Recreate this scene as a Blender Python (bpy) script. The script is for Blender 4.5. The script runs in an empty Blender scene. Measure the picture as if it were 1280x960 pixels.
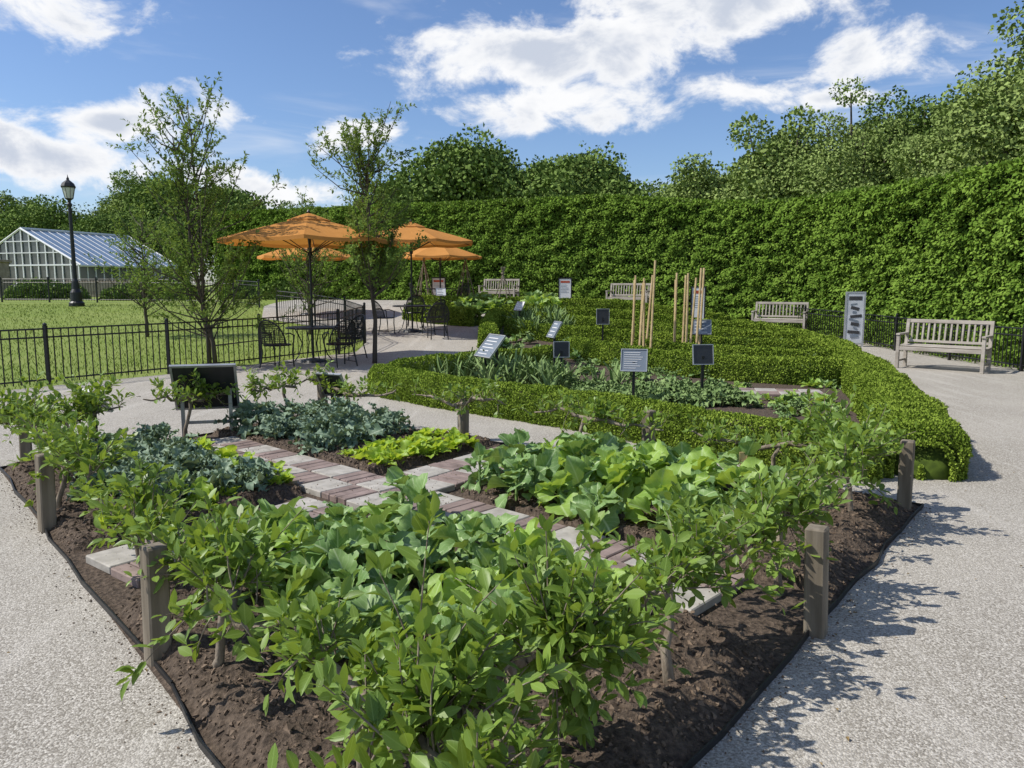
import bpy, math, random
import numpy as np
from mathutils import Vector, Matrix
rng=np.random.default_rng(11); random.seed(11)
C=bpy.context.collection
def sst(a,b,x):
    t=np.clip((np.asarray(x,float)-a)/(b-a),0,1); return t*t*(3-2*t)
def gz(x,y): return 0.9*sst(14,32,y)*(1-0.7*sst(3,9,x))
# ---------- noise ----------
def _h(i,j,k,seed):
    n=(i*374761393+j*668265263+k*2147483647+seed*144665)&0xffffffff
    n=((n^(n>>13))*1274126177)&0xffffffff
    return ((n^(n>>16))&0xffff)/65535.0
def vnoise(p,f=1.0,seed=0):
    p=np.asarray(p,float)*f; i=np.floor(p).astype(np.int64); t=p-i; t=t*t*(3-2*t); r=0
    for a in (0,1):
        for b in (0,1):
            for c in (0,1):
                w=(t[:,0] if a else 1-t[:,0])*(t[:,1] if b else 1-t[:,1])*(t[:,2] if c else 1-t[:,2])
                r=r+w*_h(i[:,0]+a,i[:,1]+b,i[:,2]+c,seed)
    return r
def nrm(v): return v/np.maximum(np.linalg.norm(v,axis=-1,keepdims=True),1e-9)
# ---------- geometry accumulator ----------
class Geo:
    def __init__(s): s.V=[];s.U=[];s.F=[];s.n=0
    def add(s,V,faces,mat=0,uv=None):
        V=np.asarray(V,float).reshape(-1,3)
        s.V.append(V); s.U.append(np.zeros((len(V),2)) if uv is None else uv)
        for f in faces:
            f=np.asarray(f,np.int64)
            if f.size: s.F.append((f+s.n,mat))
        s.n+=len(V)
    def inst(s,T,P,R,S,mat=0):
        P=np.asarray(P,float); N=len(P)
        if N==0: return
        S=np.asarray(S,float)
        if S.ndim==0: S=np.full(N,float(S))
        if S.ndim==1: S=np.repeat(S[:,None],3,1)
        TV=T['V']; k=len(TV)
        V=np.einsum('nij,nkj->nki',R,TV[None]*S[:,None,:])+P[:,None,:]
        off=(np.arange(N)*k)[:,None,None]
        fs=[(np.asarray(f)[None]+off).reshape(-1,len(f[0])) for f in T['F'] if len(f)]
        s.add(V.reshape(-1,3),fs,mat,np.tile(T['U'],(N,1)))
    def box(s,c,size,mat=0,R=None,rz=0):
        a=np.array(size)/2.0
        v=np.array([[x,y,z] for x in(-1,1) for y in(-1,1) for z in(-1,1)])*a
        if R is None:
            cc,ss=math.cos(rz),math.sin(rz); R=np.array([[cc,-ss,0],[ss,cc,0],[0,0,1]])
        s.add(v@np.asarray(R).T+np.array(c),[[[0,1,3,2],[4,6,7,5],[0,4,5,1],[2,3,7,6],[0,2,6,4],[1,5,7,3]]],mat)
    def tube(s,P,r,n=6,mat=0,cap=True):
        P=np.asarray(P,float); m=len(P)
        r=np.full(m,r) if np.isscalar(r) else np.asarray(r,float)
        T=nrm(np.gradient(P,axis=0)); up=np.array([0,0,1.0]) if abs(nrm(P[-1]-P[0])[2])<.9 else np.array([1.0,0,0])
        A=nrm(np.cross(T,up)); B=np.cross(A,T)
        an=np.arange(n)*2*math.pi/n
        V=P[:,None]+r[:,None,None]*(np.cos(an)[None,:,None]*A[:,None]+np.sin(an)[None,:,None]*B[:,None])
        q=[[i*n+j,i*n+(j+1)%n,(i+1)*n+(j+1)%n,(i+1)*n+j] for i in range(m-1) for j in range(n)]
        fs=[q]
        if cap: fs.append([list(range(n))[::-1],[(m-1)*n+j for j in range(n)]])
        s.add(V.reshape(-1,3),fs,mat)
    def lathe(s,c,prof,n=16,mat=0):
        pr=np.array(prof,float); an=np.arange(n)*2*math.pi/n; m=len(pr)
        V=np.stack([pr[:,0:1]*np.cos(an),pr[:,0:1]*np.sin(an),np.repeat(pr[:,1:2],n,1)],-1)+np.array(c)
        s.add(V.reshape(-1,3),[[[i*n+j,i*n+(j+1)%n,(i+1)*n+(j+1)%n,(i+1)*n+j] for i in range(m-1) for j in range(n)]],mat)
    def grid(s,X,Y,Z,mat=0,uv=None):
        m,n=X.shape; id=np.arange(m*n).reshape(m,n)
        q=np.stack([id[:-1,:-1],id[:-1,1:],id[1:,1:],id[1:,:-1]],-1).reshape(-1,4)
        s.add(np.stack([X,Y,Z],-1).reshape(-1,3),[q],mat,uv)
    def build(s,name,mats,smooth=False,bevel=0,loc=None,rz=0,parent=None):
        me=bpy.data.meshes.new(name); V=np.concatenate(s.V); U=np.concatenate(s.U)
        me.vertices.add(len(V)); me.vertices.foreach_set('co',V.ravel())
        L=np.concatenate([f.ravel() for f,_ in s.F]); tot=np.concatenate([np.full(len(f),f.shape[1]) for f,_ in s.F])
        mi=np.concatenate([np.full(len(f),m) for f,m in s.F])
        me.loops.add(len(L)); me.loops.foreach_set('vertex_index',L.astype(np.int32))
        me.polygons.add(len(tot)); st=np.concatenate([[0],np.cumsum(tot)[:-1]])
        me.polygons.foreach_set('loop_start',st.astype(np.int32)); me.polygons.foreach_set('loop_total',tot.astype(np.int32))
        me.polygons.foreach_set('material_index',mi.astype(np.int32))
        me.polygons.foreach_set('use_smooth',np.full(len(tot),smooth))
        uvl=me.uv_layers.new(name='UVMap'); uvl.data.foreach_set('uv',U[L].astype(np.float32).ravel())
        for m in mats: me.materials.append(m)
        me.update(calc_edges=True)
        o=bpy.data.objects.new(name,me); C.objects.link(o)
        if loc is not None: o.location=loc
        o.rotation_euler=(0,0,rz)
        if bevel:
            b=o.modifiers.new('b','BEVEL'); b.width=bevel; b.segments=1; b.limit_method='ANGLE'
        if parent: o.parent=parent
        return o
def basis(d,n):
    Y=nrm(d); Z=nrm(n-(n*Y).sum(-1,keepdims=True)*Y); X=np.cross(Y,Z)
    return np.stack([X,Y,Z],-1)
# ---------- materials ----------
class NT:
    def __init__(s,t): s.t=t
    def n(s,typ,inp=None,**kw):
        o=s.t.nodes.new(typ)
        for k,v in kw.items(): setattr(o,k,v)
        for k,v in (inp or {}).items():
            sk=o.inputs[k]
            if isinstance(v,bpy.types.NodeSocket): s.t.links.new(v,sk)
            else: sk.default_value=v
        return o
    def m(s,op,a,b=0.0,c=0.0,clamp=False): 
        o=s.n('ShaderNodeMath',{0:a,1:b,2:c},operation=op); o.use_clamp=clamp; return o.outputs[0]
    def mix(s,f,a,b,bt='MIX'):
        o=s.n('ShaderNodeMix',{0:f,6:a,7:b},data_type='RGBA',blend_type=bt); return o.outputs[2]
    def noise(s,vec,scale,det=4,rough=.55,dist=0):
        d={'Scale':scale,'Detail':det,'Roughness':rough,'Distortion':dist}
        if vec is not None: d['Vector']=vec
        return s.n('ShaderNodeTexNoise',d).outputs[0]
    def mr(s,v,a,b,c=0.0,d=1.0,smooth=False):
        o=s.n('ShaderNodeMapRange',{0:v,1:a,2:b,3:c,4:d}); o.interpolation_type='SMOOTHSTEP' if smooth else 'LINEAR'; return o.outputs[0]
def newmat(name):
    m=bpy.data.materials.new(name); m.use_nodes=True; t=m.node_tree; t.nodes.clear()
    N=NT(t); out=t.nodes.new('ShaderNodeOutputMaterial'); return m,N,out
def c4(c): return (c[0],c[1],c[2],1)
def leafmat(name,a,b,trans=.3,rough=.5,vein=None,patch=1.0,cheap=False):
    m,N,out=newmat(name)
    g=N.n('ShaderNodeNewGeometry'); r=g.outputs['Random Per Island']
    if cheap:
        tc=N.n('ShaderNodeTexCoord'); big=N.noise(tc.outputs['Object'],patch,1)
        f=N.m('ADD',N.m('MULTIPLY',r,.6),N.m('MULTIPLY',N.mr(big,.3,.7),.4))
        col=N.mix(f,c4(a),c4(b)); d=N.n('ShaderNodeBsdfDiffuse',{'Color':col})
        if trans>0:
            t2=N.n('ShaderNodeBsdfTranslucent',{'Color':c4([min(1,(x+y)*.5*k) for x,y,k in zip(a,b,(1.7,1.5,1.0))])})
            mx=N.n('ShaderNodeMixShader',{0:trans,1:d.outputs[0],2:t2.outputs[0]}); N.t.links.new(mx.outputs[0],out.inputs[0])
        else: N.t.links.new(d.outputs[0],out.inputs[0])
        return m
    tc=N.n('ShaderNodeTexCoord')
    big=N.noise(tc.outputs['Object'],patch,1)
    f=N.m('ADD',N.m('MULTIPLY',r,.65),N.m('MULTIPLY',N.mr(big,.3,.7),.35))
    col=N.mix(f,c4(a),c4(b))
    if vein:
        uv=N.n('ShaderNodeSeparateXYZ',{0:tc.outputs['UV']})
        au=N.m('ABSOLUTE',N.m('SUBTRACT',uv.outputs[0],.5))
        mid=N.mr(au,.012,.045,1,0)
        st=N.m('SINE',N.m('MULTIPLY',N.m('SUBTRACT',uv.outputs[1],N.m('MULTIPLY',au,.7)),44.0))
        side=N.m('MULTIPLY',N.mr(st,.8,1,0,1),.35)
        col=N.mix(N.m('MAXIMUM',mid,side),col,c4(vein))
    p=N.n('ShaderNodeBsdfPrincipled',{'Base Color':col,'Roughness':rough,'Specular IOR Level':.35})
    tr=N.n('ShaderNodeBsdfTranslucent',{'Color':c4([min(1,(x+y)*.5*k) for x,y,k in zip(a,b,(1.9,1.6,.9))])})
    mx=N.n('ShaderNodeMixShader',{0:trans,1:p.outputs[0],2:tr.outputs[0]})
    N.t.links.new(mx.outputs[0],out.inputs[0]); return m
def simple(name,a,b,scale=8,rough=.7,metal=0,bump=0,stretch=(1,1,1),spec=.3,det=4,dist=.02):
    m,N,out=newmat(name); tc=N.n('ShaderNodeTexCoord')
    mp=N.n('ShaderNodeMapping',{'Vector':tc.outputs['Object'],'Scale':stretch})
    n=N.noise(mp.outputs[0],scale,det)
    p=N.n('ShaderNodeBsdfPrincipled',{'Base Color':N.mix(N.mr(n,.3,.7),c4(a),c4(b)),'Roughness':rough,'Metallic':metal,'Specular IOR Level':spec})
    if bump:
        bp=N.n('ShaderNodeBump',{'Strength':bump,'Distance':dist,'Height':n}); N.t.links.new(bp.outputs[0],p.inputs['Normal'])
    N.t.links.new(p.outputs[0],out.inputs[0]); return m
def gravelmat():
    m,N,out=newmat('gravel'); tc=N.n('ShaderNodeTexCoord'); v=tc.outputs['Object']
    vo=N.n('ShaderNodeTexVoronoi',{'Vector':v,'Scale':125.0}); 
    cell=N.n('ShaderNodeSeparateXYZ',{0:vo.outputs['Color']}).outputs[0]
    fine=N.noise(v,75,3,.8); mid=N.noise(v,9,4,.65); big=N.noise(v,.55,3,.6)
    col=N.mix(cell,c4((.25,.225,.19)),c4((.60,.565,.505)))
    col=N.mix(N.mr(fine,.38,.52),c4((.19,.17,.14)),col)
    col=N.mix(N.m('MULTIPLY',N.mr(mid,.42,.7),.25),col,c4((.28,.255,.21)))
    col=N.mix(N.m('MULTIPLY',N.mr(big,.4,.65),.3),col,c4((.5,.465,.41)))
    st=N.n('ShaderNodeMapping',{'Vector':v,'Rotation':(0,0,.7),'Scale':(3.0,.25,1)})
    tr=N.noise(st.outputs[0],1.6,2,.5)
    col=N.mix(N.m('MULTIPLY',N.mr(tr,.55,.68),.2),col,c4((.62,.585,.53)))
    p=N.n('ShaderNodeBsdfPrincipled',{'Base Color':col,'Roughness':.9,'Specular IOR Level':.15})
    h=N.m('ADD',N.m('MULTIPLY',vo.outputs['Distance'],-.8),fine)
    bp=N.n('ShaderNodeBump',{'Strength':.5,'Distance':.008,'Height':h}); N.t.links.new(bp.outputs[0],p.inputs['Normal'])
    N.t.links.new(p.outputs[0],out.inputs[0]); return m
def grassmat():
    m,N,out=newmat('lawn_grass'); tc=N.n('ShaderNodeTexCoord'); v=tc.outputs['Object']
    a=N.noise(v,40,3,.7); b=N.noise(v,.6,3,.6)
    mp=N.n('ShaderNodeMapping',{'Vector':v,'Rotation':(0,0,.5),'Scale':(.9,.1,1)}); s=N.noise(mp.outputs[0],1.0,2)
    col=N.mix(N.mr(a,.3,.7),c4((.12,.17,.028)),c4((.25,.32,.07)))
    col=N.mix(N.m('MULTIPLY',N.mr(b,.35,.7),.5),col,c4((.29,.32,.10)))
    col=N.mix(N.m('MULTIPLY',N.mr(s,.4,.6),.25),col,c4((.15,.22,.04)))
    p=N.n('ShaderNodeBsdfPrincipled',{'Base Color':col,'Roughness':.8,'Specular IOR Level':.15})
    bp=N.n('ShaderNodeBump',{'Strength':.6,'Distance':.03,'Height':a}); N.t.links.new(bp.outputs[0],p.inputs['Normal'])
    N.t.links.new(p.outputs[0],out.inputs[0]); return m
M_gravel=gravelmat(); M_grass=grassmat()
M_soil=simple('garden_soil',(.035,.025,.018),(.155,.115,.085),38,.95,bump=1.0,det=8,dist=.03)
M_chip=simple('soil_clod',(.05,.035,.025),(.26,.19,.135),12,.9)
M_black=simple('black_metal',(.008,.008,.009),(.016,.016,.017),20,.45,.0,spec=.5)
M_wood=simple('weathered_wood',(.11,.09,.065),(.28,.24,.185),14,.85,bump=.4,stretch=(1,1,.1))
M_teak=simple('silvered_teak',(.26,.23,.19),(.44,.40,.35),9,.8,bump=.2,stretch=(.3,1,1))
M_stake=simple('bamboo_stake',(.46,.33,.16),(.66,.5,.28),10,.6)
M_bark=simple('bark',(.13,.10,.075),(.32,.27,.21),22,.9,bump=.8,stretch=(1,1,.4))
M_barkb=simple('tree_bark',(.05,.04,.03),(.12,.1,.08),6,.9,bump=.5,stretch=(1,1,.2))
M_brick=simple('red_paver',(.16,.12,.105),(.31,.235,.21),7,.85,bump=.3)
M_conc=simple('concrete_paver',(.28,.26,.225),(.46,.43,.385),10,.9,bump=.3,det=6)
M_white=simple('white_paint',(.7,.7,.7),(.82,.82,.82),3,.5)
M_alum=simple('aluminium',(.35,.36,.37),(.5,.51,.52),8,.4,.6)
M_dpanel=simple('dark_panel',(.012,.013,.015),(.03,.032,.035),3,.35,spec=.5)
M_gpanel=simple('grey_panel',(.15,.18,.22),(.20,.235,.28),2,.4)
M_text=simple('print_dark',(.03,.03,.035),(.06,.06,.06),5,.6)
M_textw=simple('print_light',(.5,.5,.5),(.65,.65,.65),5,.6)
M_red=simple('print_red',(.35,.05,.03),(.5,.12,.06),4,.6)
M_brickwall=simple('brick_pillar',(.24,.19,.15),(.38,.32,.26),5,.9)
L_apple=leafmat('apple_leaf',(.065,.13,.018),(.27,.40,.075),.33,.42,vein=(.26,.38,.10),patch=2)
L_coll=leafmat('collard_leaf',(.10,.20,.055),(.27,.41,.135),.2,.5,vein=(.42,.53,.27),patch=3)
L_collw=leafmat('young_collard_leaf',(.21,.35,.055),(.34,.49,.11),.3,.5,vein=(.42,.55,.23),patch=3)
L_kale=leafmat('kale_leaf',(.09,.155,.095),(.23,.32,.21),.12,.6,vein=(.32,.39,.28),patch=3)
L_lett=leafmat('lettuce_leaf',(.24,.38,.035),(.40,.55,.09),.38,.45,patch=3)
L_box=leafmat('boxwood_leaf',(.075,.13,.012),(.29,.385,.06),0,.5,patch=2.2,cheap=True)
L_hedge=leafmat('hornbeam_leaf',(.055,.115,.014),(.235,.355,.06),.1,.5,patch=1.1,cheap=True)
L_far=leafmat('tree_leaf',(.08,.13,.03),(.22,.305,.085),0,.6,patch=.3,cheap=True)
L_far2=leafmat('light_tree_leaf',(.13,.19,.05),(.31,.39,.13),0,.6,patch=.4,cheap=True)
L_orch=leafmat('orchard_leaf',(.08,.145,.03),(.25,.35,.09),.25,.5,cheap=True)
L_herb=leafmat('herb_leaf',(.12,.19,.065),(.26,.35,.14),0,.6,cheap=True)
L_grass=leafmat('grass_blade',(.12,.17,.025),(.29,.36,.08),0,.6,cheap=True)
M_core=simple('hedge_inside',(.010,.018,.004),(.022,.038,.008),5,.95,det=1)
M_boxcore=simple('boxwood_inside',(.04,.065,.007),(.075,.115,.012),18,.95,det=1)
# ---------- leaf templates ----------
def diamond(w=.6,fold=.12):
    V=np.array([[0,0,0],[w/2,.45,fold],[0,1,0],[-w/2,.45,fold]],float)
    return dict(V=V,F=[np.array([[0,1,2,3]])],U=np.array([[.5,0],[1,.5],[.5,1],[0,.5]],float))
def leaf8(w=.55,fold=.09,droop=.12):
    V=[];U=[]
    for v,ww in ((0,.06),(.3,.85),(.62,.9),(.85,.5),(1,.02)):
        z=-droop*v*v
        for uu in(-1,0,1):
            V.append([uu*ww*w/2,v,z+fold*abs(uu)*ww]);U.append([.5+uu*.5*ww,v])
    Q=[[i*3+j,i*3+j+1,i*3+j+4,i*3+j+3] for i in range(4) for j in range(2)]
    return dict(V=np.array(V),F=[np.array(Q)],U=np.array(U))
def bigleaf(width,pet,ruf,rf,bend,cup,seed,nu=7,nv=13,jag=0.0,tip=.5,twist=0.0):
    r=np.random.default_rng(seed); V=[];U=[]; y=0;z=0;ang=0;ph=r.uniform(0,6,4)
    for i in range(nv):
        v=i/(nv-1)
        if v<pet: w=.03+.02*v
        else:
            q=(v-pet)/(1-pet); w=width*.5*(math.sin(math.pi*min(1,q**tip*.985+.0))**.7)+.02
        tw=twist*v
        for j in range(nu):
            uu=j/(nu-1)*2-1; k=abs(uu)
            jw=w*(1+jag*math.sin(23*v+ph[0]+uu*2)*k)
            rz=ruf*(math.sin(rf*v*6+ph[1]+(1.5 if uu>0 else 0))*k**2+.4*math.sin(rf*9*v+ph[2]+3*uu)*k)*(1 if v>=pet else 0)
            zz=z+rz+cup*k*w; xx=uu*jw
            V.append([xx*math.cos(tw)-(zz-z)*math.sin(tw),y+rz*math.sin(ang)*-.6+(ruf*.5*math.sin(31*v+ph[3])*k if v>pet else 0),z+(zz-z)*math.cos(tw)+xx*math.sin(tw)]);U.append([.5+uu*.5*min(1,w/(width*.5)),v])
        ang=-bend*v; y+=math.cos(ang)/(nv-1); z+=math.sin(ang)/(nv-1)
    Q=[[i*nu+j,i*nu+j+1,(i+1)*nu+j+1,(i+1)*nu+j] for i in range(nv-1) for j in range(nu-1)]
    return dict(V=np.array(V),F=[np.array(Q)],U=np.array(U))
T_d=diamond(); T_dw=diamond(.8,.1); T_l=leaf8(.52,.10,.16); T_l2=leaf8(.5,.05,.25)
# ---------- world ----------
SUN_EL=math.radians(48); sd=Vector((-1,-.08,0)).normalized()*math.cos(SUN_EL); sd.z=math.sin(SUN_EL)
w=bpy.data.worlds.new("World"); bpy.context.scene.world=w; w.use_nodes=True; w.node_tree.nodes.clear(); N=NT(w.node_tree)
sky=N.n('ShaderNodeTexSky'); sky.sky_type='NISHITA'; sky.sun_disc=False; sky.sun_elevation=SUN_EL; sky.sun_rotation=math.atan2(sd.x,sd.y)%(2*math.pi)
sky.air_density=1.0; sky.dust_density=.5; sky.ozone_density=3.0
tc=N.n('ShaderNodeTexCoord'); dv=tc.outputs['Generated']
wn=N.n('ShaderNodeTexNoise',{'Vector':dv,'Scale':7.0,'Detail':2.0})
wv=N.n('ShaderNodeVectorMath',{0:wn.outputs['Color'],1:(.5,.5,.5)},operation='SUBTRACT')
wv2=N.n('ShaderNodeVectorMath',{0:wv.outputs[0],1:(.10,.10,.06)},operation='MULTIPLY')
wd=N.n('ShaderNodeVectorMath',{0:dv,1:wv2.outputs[0]},operation='ADD').outputs[0]
def cl(az,el,a,b):
    A,E=math.radians(az),math.radians(el)
    rk=Vector((math.cos(A),-math.sin(A),0))/math.radians(a); uk=Vector((-math.sin(A)*math.sin(E),-math.cos(A)*math.sin(E),math.cos(E)))/math.radians(b)
    h=N.n('ShaderNodeVectorMath',{0:wd,1:rk},operation='DOT_PRODUCT').outputs['Value']
    v=N.n('ShaderNodeVectorMath',{0:wd,1:uk},operation='DOT_PRODUCT').outputs['Value']
    d=N.m('SQRT',N.m('MULTIPLY_ADD',h,h,N.m('MULTIPLY',v,v)))
    return N.m('SUBTRACT',1,d)
clouds=[(0,15.8,8.5,3.8),(9,17,8,4.2),(16,19.5,10,4.2),(3,12.3,10,2.2),(16,13,6,1.8),(26,14.5,6.5,2.4),(22,12,5,1),(-10.5,10.4,5,1.5),(-26,10.6,6.5,2.4),(-31,8,8,2),(-32,17,7,3.2),(-16.5,6.5,7,1.6),
 (60,25,20,7),(-75,28,22,8),(180,30,40,12)]
mk=None
for cdef in clouds:
    m_=cl(*cdef); mk=m_ if mk is None else N.m('MAXIMUM',mk,m_)
mk=N.m('MAXIMUM',mk,-1.2)
sc=N.n('ShaderNodeMapping',{'Vector':dv,'Scale':(1,1,1.7)}).outputs[0]
n1=N.noise(sc,9,8,.62,.3); n2=N.noise(sc,9,4,.55)
den=N.m('ADD',N.m('MULTIPLY',mk,.8),N.m('MULTIPLY',N.m('SUBTRACT',n1,.5),2.6))
dens=N.mr(den,.0,.5,0,1,True)
cs=N.n('ShaderNodeMapping',{'Vector':dv,'Rotation':(0,.25,.3),'Scale':(1.2,1.2,7)}).outputs[0]
cir=N.m('MULTIPLY',N.mr(N.noise(cs,2.2,5,.6,.6),.46,.8,0,1,True),.55)
dens=N.m('MAXIMUM',dens,cir)
shade=N.m('MULTIPLY',N.mr(n2,.42,.6,0,1,True),N.mr(den,.3,.9,0,1,True))
ccol=N.mix(shade,c4((8.9,8.95,9.1)),c4((5.4,5.9,6.9)))
skc=N.mix(1.0,sky.outputs[0],c4((1.0,1.08,1.25)),'MULTIPLY')
final=N.mix(dens,skc,ccol)
bg=N.n('ShaderNodeBackground',{'Color':final,'Strength':.11}); wo=N.n('ShaderNodeOutputWorld',{'Surface':bg.outputs[0]})
sl=bpy.data.lights.new('sun','SUN'); sl.energy=5.0; sl.angle=math.radians(.5); sl.color=(1,.955,.87)
so=bpy.data.objects.new('sun',sl); C.objects.link(so); so.rotation_euler=sd.to_track_quat('Z','Y').to_euler()
# ---------- ground ----------
def coords(a,b,st,far): return np.array(sorted([-f for f in far if -f<a]+list(np.arange(a,b+.01,st))+[f for f in far if f>b]))
xs=coords(-60,34,.5,[40,55,80,120,200,350,700]); ys=coords(-8,72,.5,[12,20,40,90,120,200,350,800])
X,Y=np.meshgrid(xs,ys); g=Geo(); g.grid(X,Y,gz(X,Y)); g.build('lawn_ground',[M_grass],True)
fence_pts=np.array([(-22,-8),(-12,5.5),(-9.6,8.7),(-7.65,11.4),(-6.2,13.4),(-4.6,15.9),(-3.5,17.2),(-3.6,19),(-5,21.5),(-7.8,24),(-9,28),(-9.5,34)],float)
hl=np.array([(-14,36.5),(-9,34.6),(-4.8,33),(0,31),(4,28.7),(7,26.3),(8.6,24),(9.6,20),(9.9,16),(10.2,13),(11.2,9),(13,4),(16,-3)],float)
yy=np.arange(-8,34.3,.25); xl=np.interp(yy,fence_pts[:,1],fence_pts[:,0]); o_=np.argsort(hl[:,1]); xr=np.interp(yy,hl[o_,1],hl[o_,0])+.3
tt=np.linspace(0,1,90); X=xl[:,None]+(xr-xl)[:,None]*tt; Y=np.repeat(yy[:,None],90,1)
g=Geo(); g.grid(X,Y,gz(X,Y)+.012); g.build('gravel_path',[M_gravel],True)
# ---------- front bed ----------
F_,R_,B_,L_=[np.array(p,float) for p in((-.15,1.4),(2.95,5.35),(-2.35,9.1),(-4.4,6.45))]
def bl(s,t):
    s=np.asarray(s,float)[...,None];t=np.asarray(t,float)[...,None]
    return (1-s)*(1-t)*F_+s*(1-t)*R_+s*t*B_+(1-s)*t*L_
s_,t_=np.meshgrid(np.linspace(0,1,300),np.linspace(0,1,300)); P=bl(s_,t_)
def soilz(x,y):
    p=np.stack([x.ravel(),y.ravel(),x.ravel()*0],-1)
    return (.02+.035*vnoise(p,3,1)+.035*vnoise(p,11,2)+.03*vnoise(p,26,3)+.012*vnoise(p,55,4)).reshape(x.shape)
ed=np.minimum(np.minimum(s_,1-s_),np.minimum(t_,1-t_)); Z=.015+soilz(P[...,0],P[...,1])*sst(0,.03,ed)
dpath=np.minimum(abs(s_-.5)*5.0,abs(t_-.5)*5.0); Z=np.where(dpath<.42,.02,Z)
g=Geo(); g.grid(P[...,0],P[...,1],Z); g.build('garden_bed_soil',[M_soil],True)
g=Geo()
for a,b in((F_,R_),(R_,B_),(B_,L_),(L_,F_)):
    k=14; pts=[a+(b-a)*i/k for i in range(k+1)]; nn=nrm(np.array([-(b-a)[1],(b-a)[0]]))
    pts=[p+nn*(rng.normal(0,.012) if 0<i<k else 0) for i,p in enumerate(pts)]
    for p,q in zip(pts[:-1],pts[1:]):
        d=q-p;l=np.linalg.norm(d);c=(p+q)/2; g.box((c[0],c[1],.018+rng.uniform(-.004,.004)),(l+.004,.007,.045),0,rz=math.atan2(d[1],d[0]))
g.build('bed_edging',[M_black])
OCT=dict(V=np.array([[1,0,0],[-1,0,0],[0,1,0],[0,-1,0],[0,0,.7],[0,0,-.7]],float),F=[np.array([[0,2,4],[2,1,4],[1,3,4],[3,0,4],[2,0,5],[1,2,5],[3,1,5],[0,3,5]])],U=np.zeros((6,2)))
def clods(n,fn,smin,smax,name,mat):
    g=Geo(); x,y,z=fn(n)
    R=basis(rng.normal(size=(n,3)),rng.normal(size=(n,3)))
    S=(smin+(smax-smin)*rng.uniform(0,1,n)**2)[:,None]*rng.uniform(.4,1.2,(n,3))
    g.inst(OCT,np.stack([x,y,z],-1),R,S); return g.build(name,[mat],False)
def fb(n):
    s=rng.uniform(.005,.995,n*2);t=rng.uniform(.005,.995,n*2);k=np.minimum(abs(s-.5)*5.3,abs(t-.5)*5.3)>.42
    s=s[k][:n];t=t[k][:n]
    p=bl(s,t); return p[:,0],p[:,1],.03+soilz(p[:,0],p[:,1])*sst(0,.03,np.minimum(np.minimum(s,1-s),np.minimum(t,1-t)))-.012
clods(26000,fb,.004,.021,'soil_crumbs',M_chip)
def fp(n):
    a=rng.uniform(.03,.97,n); b=.5+rng.normal(0,.045,n); k=rng.random(n)<.5; p=bl(np.where(k,a,b),np.where(k,b,a)); return p[:,0],p[:,1],np.full(n,.069)
clods(1500,fp,.002,.008,'path_soil_crumbs',M_chip)
def fg(n):
    x=rng.uniform(-5,6,n);y=rng.uniform(1.5,9,n);return x,y,gz(x,y)+.012
clods(9000,fg,.0025,.006,'loose_gravel',simple('pebble',(.22,.2,.17),(.5,.47,.42),3,.9))
def fe(n):
    e=rng.integers(0,4,n);A=np.array([F_,R_,B_,L_]);a=A[e];b=A[(e+1)%4];f=rng.uniform(0,1,n)[:,None];d=nrm(b-a);nn=np.stack([d[:,1],-d[:,0]],-1);p=a+(b-a)*f+nn*abs(rng.normal(0,.07,n))[:,None]
    return p[:,0],p[:,1],.014+0*f[:,0]
clods(1800,fe,.003,.009,'spilled_soil_crumbs',M_chip)
g=Geo(); n=300; x=rng.uniform(-4.5,5,n);y=rng.uniform(1.6,7,n); g.inst(diamond(.55,.2),np.stack([x,y,np.full(n,.02)],-1),basis(np.stack([rng.normal(size=n),rng.normal(size=n),rng.normal(0,.1,n)],-1),np.array([0,0,1.0])+rng.normal(0,.2,(n,3))),rng.uniform(.012,.026,n)); g.build('fallen_leaves',[simple('dry_leaf',(.12,.08,.04),(.28,.2,.09),2,.9)])
# pavers
g=Geo()
def pathrow(p0,p1,skip,wid=.31):
    d=p1-p0;l=np.linalg.norm(d);d/=l;n=np.array([-d[1],d[0]]);a=math.atan2(d[1],d[0]);k=int(l/wid);mid=bl(.5,.5)
    for i in range(k):
        for j in(0,1):
            c=p0+d*(i+.5)*wid+n*(j-.5)*wid
            if skip and abs(np.dot(c-mid,n2dir))<wid*1.02: continue
            z=.042+rng.uniform(-.003,.003)
            if (i+j)%2: g.box((c[0],c[1],z),(wid-.012,wid-.012,.05),1,rz=a+rng.uniform(-.012,.012))
            else:
                for q in(-1,0,1):
                    cc=c+(d*q*wid/3); g.box((cc[0],cc[1],z+rng.uniform(-.004,.004)),(wid/3-.008,wid-.012,.05),0,rz=a+rng.uniform(-.02,.02))
m1a,m1b=bl(.5,.93),bl(.5,0.03); dd=nrm(m1b-m1a); n2dir=np.array([-dd[1],dd[0]])
pathrow(m1a,m1b,False); pathrow(bl(.03,.5),bl(.97,.5),True)
g.build('paver_path',[M_brick,M_conc],False,bevel=.006)
for x,y in((-1.5,3.08),(-3.02,4.83),(1.39,3.34),(2.77,5.27),(1.19,6.57),(-.5,7.72),(-2.2,8.85),(-4.2,6.5)):
    g=Geo(); g.box((0,0,.25),(.09,.09,.53),0); o=g.build('wooden_post',[M_wood],bevel=.008,loc=(x,y,0),rz=rng.uniform(.5,1.1)); o.rotation_euler=(rng.normal(0,.02),rng.normal(0,.02),o.rotation_euler[2])
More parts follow.
